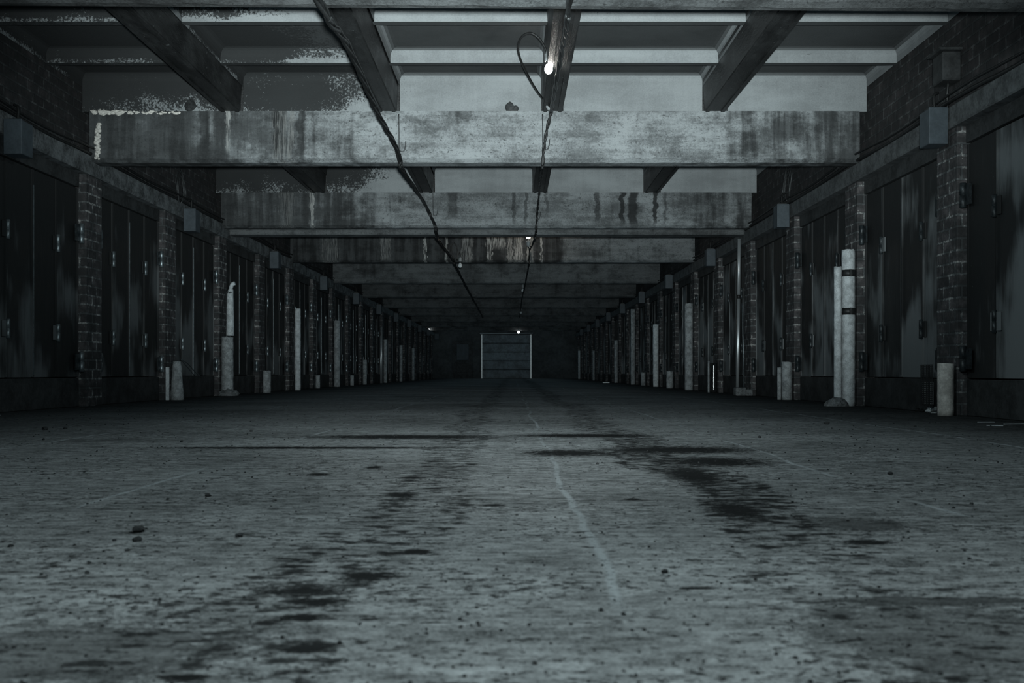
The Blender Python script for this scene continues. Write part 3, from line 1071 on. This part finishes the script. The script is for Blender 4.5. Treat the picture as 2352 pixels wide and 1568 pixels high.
pipe(-4.29, 8.05, 0.055, 0.49, M['pipe_warm'], 'pale pipe stub cut by the left frame edge', base=(0.13, 0.10))
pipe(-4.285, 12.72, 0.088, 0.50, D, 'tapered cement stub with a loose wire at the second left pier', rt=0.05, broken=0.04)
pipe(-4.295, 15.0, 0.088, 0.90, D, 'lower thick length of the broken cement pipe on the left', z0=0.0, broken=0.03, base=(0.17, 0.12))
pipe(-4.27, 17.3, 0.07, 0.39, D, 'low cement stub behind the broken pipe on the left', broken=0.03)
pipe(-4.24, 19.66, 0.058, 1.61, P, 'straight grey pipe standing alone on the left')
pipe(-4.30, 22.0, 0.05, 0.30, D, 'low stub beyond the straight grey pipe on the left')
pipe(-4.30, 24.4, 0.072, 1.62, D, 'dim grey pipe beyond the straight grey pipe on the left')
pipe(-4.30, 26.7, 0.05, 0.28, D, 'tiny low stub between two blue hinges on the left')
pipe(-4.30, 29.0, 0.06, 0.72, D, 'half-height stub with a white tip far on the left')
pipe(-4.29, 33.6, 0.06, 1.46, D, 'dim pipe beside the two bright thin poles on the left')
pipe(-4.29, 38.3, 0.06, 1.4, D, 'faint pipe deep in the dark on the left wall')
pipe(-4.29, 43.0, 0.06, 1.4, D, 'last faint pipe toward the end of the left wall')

# upper length of the broken pipe, with its curled rag of lagging
t = thing('standing_pipe', 'slimmer upper length of the broken cement pipe, curled open at its top', 'pipe', (-4.262, 15.03, 0), 'pipes standing in front of the piers')
bm = rough_pipe(0.058, 1.62, 0.905, rt=0.048, broken=0.10)
obj('pipe_shaft', bm, P, t)
bm = bmesh.new()
tube(bm, smooth_path([(0, 0, 1.55), (0.01, 0, 1.62), (0.03, 0.01, 1.68), (0.07, 0.01, 1.70)]), [0.03, 0.03, 0.032, 0.036, 0.034, 0.03] + [0.03] * 13, 10)
obj('torn_end', bm, M['paper'], t)

# bright poles


def pole(x, y, r, z0, z1, lab, lean=0.0, joint=None, mat='pole'):
    t = thing('steel_pole', lab, 'pole', (x, y, 0), 'thin poles beside the piers')
    bm = bmesh.new()
    segs = [(z0, joint - 0.03), (joint + 0.03, z1)] if joint else [(z0, z1)]
    for a, b in segs:
        tube(bm, [(lean * (a - z0), 0, a), (lean * (b - z0), 0, b)], r, 14)
    obj('pole_shaft', bm, M[mat], t)
    if joint:
        bm = bmesh.new()
        tube(bm, [(lean * (joint - z0), 0, joint - 0.03), (lean * (joint - z0), 0, joint + 0.03)], r * 0.9, 14)
        obj('pole_joint', bm, M['strap'], t)
    return t


pole(3.385, 14.98, 0.025, 0.13, 2.36, 'tall bright white pole on the right', lean=0.012, joint=1.49)
pole(3.50, 15.05, 0.012, 0.10, 1.40, 'thin dark conduit just right of the bright white pole', lean=-0.02, mat='hinge')
pole(-4.28, 32.6, 0.022, 0.0, 1.85, 'bright thin pole far on the left, right one of a pair')
pole(-4.31, 32.5, 0.012, 0.0, 1.55, 'fainter thin pole far on the left, left one of a pair')
bm = bmesh.new()
box(bm, 3.34, 3.50, 14.88, 15.06, 0.0, 0.128, 0.02, 2)
box(bm, 3.50, 3.60, 14.90, 15.06, 0.0, 0.10, 0.015, 2)
tag(obj('footing_block', bm, M['rubble'], loc=(3.44, 14.97, 0)), 'concrete block footing under the bright white pole', 'block')
bm = lump(0.115, 0.8)
o = tag(obj('footing_lump', bm, M['rubble']), 'rough concrete lump at the foot of the two tall pale pipes', 'rubble')
o.location = (3.385, 10.40, 0)
bm = bmesh.new()
box(bm, -0.022, 0.022, -0.01, 0.01, 0.0, 0.42, 0.003)
o = tag(obj('timber_plank', bm, M['paper']), 'short pale board standing at the second left pier', 'board')
o.location = (-4.372, 12.62, 0.0)
o.rotation_euler = (0, 0, 0)
bm = bmesh.new()
for q in range(2):
    tube(bm, smooth_path([(-4.23, 12.70, 0.52), (-4.24, 13.0, 0.47 - 0.05 * q), (-4.27, 13.4, 0.36 - 0.05 * q), (-4.33, 13.8, 0.31)]), 0.004, 6)
tag(obj('loose_wire', bm, M['hinge']), 'thin pale wire trailing from the tapered stub on the left', 'wire')

# ------------------------------------------------------------------ perforated sheet by the right stub
t = thing('perforated_sheet', 'black perforated metal sheet beside the plastered stub on the right', 'grille', (3.575, 8.6, 0.06))
nx, nz = 8, 20
wS, hS = 0.25, 0.36
bm = bmesh.new()
cw, chh = wS / nx, hS / nz
for i in range(nx):
    for j in range(nz):
        cy, cz = -wS / 2 + (i + 0.5) * cw, (j + 0.5) * chh
        out, inn = [], []
        for q in range(8):
            a = q * PI / 4
            m = max(abs(math.cos(a)), abs(math.sin(a)))
            out.append(bm.verts.new((0, cy + math.cos(a) / m * cw / 2, cz + math.sin(a) / m * chh / 2)))
            inn.append(bm.verts.new((0, cy + math.cos(a) * cw * 0.28, cz + math.sin(a) * chh * 0.40)))
        for q in range(8):
            bm.faces.new((out[q], out[(q + 1) % 8], inn[(q + 1) % 8], inn[q]))
bmesh.ops.remove_doubles(bm, verts=bm.verts, dist=1e-5)
ex = bmesh.ops.extrude_face_region(bm, geom=list(bm.faces))
for v in ex['geom']:
    if isinstance(v, bmesh.types.BMVert):
        v.co.x += 0.003
obj('sheet', bm, M['mesh_sheet'], t)
bm = bmesh.new()
box(bm, 0.006, 0.012, -wS / 2 + 0.01, wS / 2 - 0.01, 0.02, hS * 0.58)
obj('backing', bm, M['paper'], t, label='pale backing behind the lower holes')

# ------------------------------------------------------------------ litter, rubble and stones


def crumple(r, sx, sy, sz, jit=0.3, seed=0):
    random.seed(seed)
    bm = bmesh.new()
    ball(bm, (0, 0, 0), r, sx, sy, sz, jit, 3)
    for v in bm.verts:
        v.co.z = max(v.co.z + r * sz * 0.7, 0.0)
    return bm


for (qx, qy, r, s3, lab, m) in ((2150, 948, 0.06, (1.5, 1.0, 0.55), 'crumpled grey paper at the foot of the plastered stub', 'paper'),
                                (2186, 944, 0.045, (0.8, 1, 1.0), 'upright scrap of pale paper right of the plastered stub', 'paper'),
                                (2118, 945, 0.05, (1.3, 1, 0.4), 'dark flattened rag left of the plastered stub', 'stone'),
                                (1895, 918, 0.03, (0.7, 1, 1.3), 'small white scrap at the lump below the two tall pipes', 'paper')):
    x, y = floor_xy(qx, qy)
    o = tag(obj('litter_scrap', crumple(r, *s3, seed=int(qx)), M[m]), lab, 'litter')
    o.location = (x, y, 0)
for i, (qx, qy, ln, rz) in enumerate(((2330, 974, 0.16, 0.2), (2265, 970, 0.12, 0.05), (2092, 940, 0.12, 0.3), (2285, 978, 0.10, -0.2))):
    x, y = floor_xy(qx, qy)
    bm = bmesh.new()
    box(bm, -ln / 2, ln / 2, -0.008, 0.008, 0.0, 0.006, 0.001)
    o = tag(obj('litter_strip', bm, M['paper']), ['pale strip of litter at the right frame edge', 'pale strip of litter left of the one at the frame edge', 'pale strip of litter left of the perforated sheet', 'lowest pale strip of litter near the right frame edge'][i], 'litter', 'strips of litter by the right wall')
    o.location = (x, y, 0)
    o.rotation_euler = (0, 0, rz)

# chunks on the ledge of the pale beam
for i, (qx, r, lab) in enumerate(((1171, 0.055, 'larger lump of rubble on top of the pale beam'), (1185, 0.035, 'smaller lump of rubble on top of the pale beam'), (437, 0.075, 'dark lump of rubble on the left end of the pale beam'))):
    random.seed(50 + i)
    bm = bmesh.new()
    ball(bm, (0, 0, 0), r, 0.8, 0.22, 1.0, 0.25, 2)
    o = tag(obj('rubble_lump', bm, M['stone' if i == 2 else 'box_dark']), lab, 'rubble')
    o.location = ((qx - 1177) / F * 10.35, 10.345, ZB + r * 0.75)

# lime crust at the left end of the pale beam
random.seed(5)
bm = bmesh.new()
x = -4.34
while x < -3.45:
    r = random.uniform(0.012, 0.026) * (1.25 if x < -4.05 else 0.7)
    if random.random() < 0.85:
        ball(bm, (x, 10.322, 3.045 + random.uniform(-0.012, 0.012)), r, 1.5, 0.7, 0.9, 0.3, 1)
    x += random.uniform(0.01, 0.028)
for i in range(60):
    z = 2.93 - i * 0.0062
    ball(bm, (-4.30 + random.uniform(-0.02, 0.02), 10.322, z), random.uniform(0.012, 0.024), 1, 0.7, 1, 0.35, 1)
tag(obj('lime_crust', bm, M['crust']), 'white lime crust grown over the left end of the pale beam', 'crust', kind='stuff')

# loose stones on the floor
stones = [(1899, 974, 13), (2045, 1089, 13), (318, 1221, 26), (315, 1243, 22), (263, 1242, 10), (205, 1294, 11), (200, 1317, 13), (293, 1265, 12), (238, 1267, 7), (550, 1232, 18), (478, 1140, 14), (590, 1395, 11), (413, 1358, 9),
          (205, 1360, 11), (1882, 1367, 11), (1432, 1412, 12), (1527, 1315, 16), (1624, 1435, 10), (1827, 1512, 12), (1380, 1403, 13), (1352, 1566, 10), (1228, 1525, 13), (1455, 1146, 8), (1421, 1212, 7), (1505, 1306, 6), (1820, 1153, 7),
          (2232, 1158, 9), (2190, 1167, 8), (1372, 1066, 8), (1310, 1018, 6), (1404, 963, 7), (150, 985, 9), (577, 991, 8), (417, 1014, 8), (880, 1213, 9), (960, 1250, 6), (1082, 1437, 8), (1095, 1396, 9), (828, 1432, 7), (1024, 1337, 7),
          (385, 1147, 8), (103, 987, 14), (25, 1255, 12), (1745, 1005, 9), (100, 1010, 8), (780, 1477, 12), (742, 1528, 8), (655, 1548, 7), (1576, 1378, 6), (860, 1440, 8)]
for i, (qx, qy, wd) in enumerate(stones):
    x, y = floor_xy(qx, qy)
    r = wd / 2 / F * y
    random.seed(900 + i)
    bm = bmesh.new()
    ball(bm, (0, 0, 0), r, 1.0, random.uniform(0.8, 1.1), random.uniform(0.55, 0.8), 0.18, 2)
    o = tag(obj('loose_stone', bm, M['stone']), 'small dark loose stone lying on the bare concrete floor', 'stone', 'loose stones on the floor')
    o.location = (x, y, r * 0.4)
    o.rotation_euler = (0, 0, random.uniform(0, 6))
# fine grit
random.seed(77)
bm = bmesh.new()
for i in range(1500):
    y = 1.1 + 9.5 * random.random() ** 1.6
    x = random.uniform(-0.56, 0.56) * y
    if not (WL + 0.1 < x < WR - 0.1):
        continue
    r = random.uniform(0.0012, 0.004) * (0.7 + 0.12 * y)
    ball(bm, (x, y, r * 0.4), r, 1, 1, 0.7, 0.2, 1)
tag(obj('floor_grit', bm, M['stone']), 'fine dark grit scattered over the concrete floor', 'grit', kind='stuff')

# ------------------------------------------------------------------ the far end
t = thing('sectional_gate', 'blue-grey sectional gate of five panels in the far end wall', 'gate', (-0.345, END, 0))
gw, ph = 1.38, 0.50
for i in range(5):
    bm = bmesh.new()
    z0, z1 = 0.02 + i * ph, 0.02 + (i + 1) * ph - 0.03
    box(bm, -gw, gw, -0.06, -0.01, z0, z1, 0.01)
    q = (z1 - z0) / 2
    zc = (z0 + z1) / 2
    # raised rounded field
    rr = q * 0.78
    n = 10
    ptsL = [(-gw + 0.15 + rr - rr * math.sin(PI * a / n), zc + rr * math.cos(PI * a / n)) for a in range(n + 1)]
    ptsR = [(gw - 0.15 - rr + rr * math.sin(PI * a / n), zc - rr * math.cos(PI * a / n)) for a in range(n + 1)]
    loop = ptsL + ptsR
    fr = [bm.verts.new((p[0], -0.085, p[1])) for p in loop]
    bk = [bm.verts.new((p[0], -0.058, p[1])) for p in loop]
    bm.faces.new(fr)
    for a in range(len(loop)):
        b = (a + 1) % len(loop)
        bm.faces.new((fr[a], fr[b], bk[b], bk[a]))
    obj('gate_panel', bm, M['shutter'], t)
for sx in (-1, 1):
    bm = bmesh.new()
    box(bm, sx * (gw + 0.01) - 0.03, sx * (gw + 0.01) + 0.03, -0.13, -0.07, 0.01, 2.5)
    obj('guide_rail', bm, M['rail'], t)
bm = bmesh.new()
tube(bm, [(-1.5, -0.16, 2.545), (1.5, -0.16, 2.575)], 0.022, 10)
obj('top_rail', bm, M['rail'], t)

d = thing('door_61', 'dark panelled side door in the end wall left of the gate', 'door', (-2.83, END, 0), kind='structure')
bm = bmesh.new()
box(bm, -0.55, 0.55, -0.05, -0.005, 0.01, 2.1)
obj('door_leaf', bm, M['kick'], d)
bm = bmesh.new()
box(bm, -0.33, 0.35, -0.065, -0.051, 1.05, 1.95, 0.01)
obj('door_pane', bm, M['box'], d)
bm = bmesh.new()
box(bm, -0.33, 0.35, -0.065, -0.051, 0.35, 0.85, 0.01)
obj('lower_panel', bm, M['box_dark'], d)
t = thing('wall_speaker', 'small pale blue loudspeaker box high on the end of the left wall', 'speaker', (-3.95, 52.0, 2.22))
bm = bmesh.new()
box(bm, -0.12, 0.12, -0.12, 0.12, -0.16, 0.16, 0.02, 2)
obj('speaker_case', bm, M['box'], t)
bm = bmesh.new()
box(bm, -0.40, -0.12, -0.02, 0.02, 0.05, 0.09)
obj('speaker_bracket', bm, M['box_dark'], t)
bm = bmesh.new()
box(bm, 3.62 - 0.62, 3.62 - 0.40, 33.0, 33.3, 0.0, 0.03, 0.008)
tag(obj('litter_can', bm, M['rail'], loc=(3.1, 33.15, 0)), 'flat shiny scrap on the floor far on the right', 'litter')
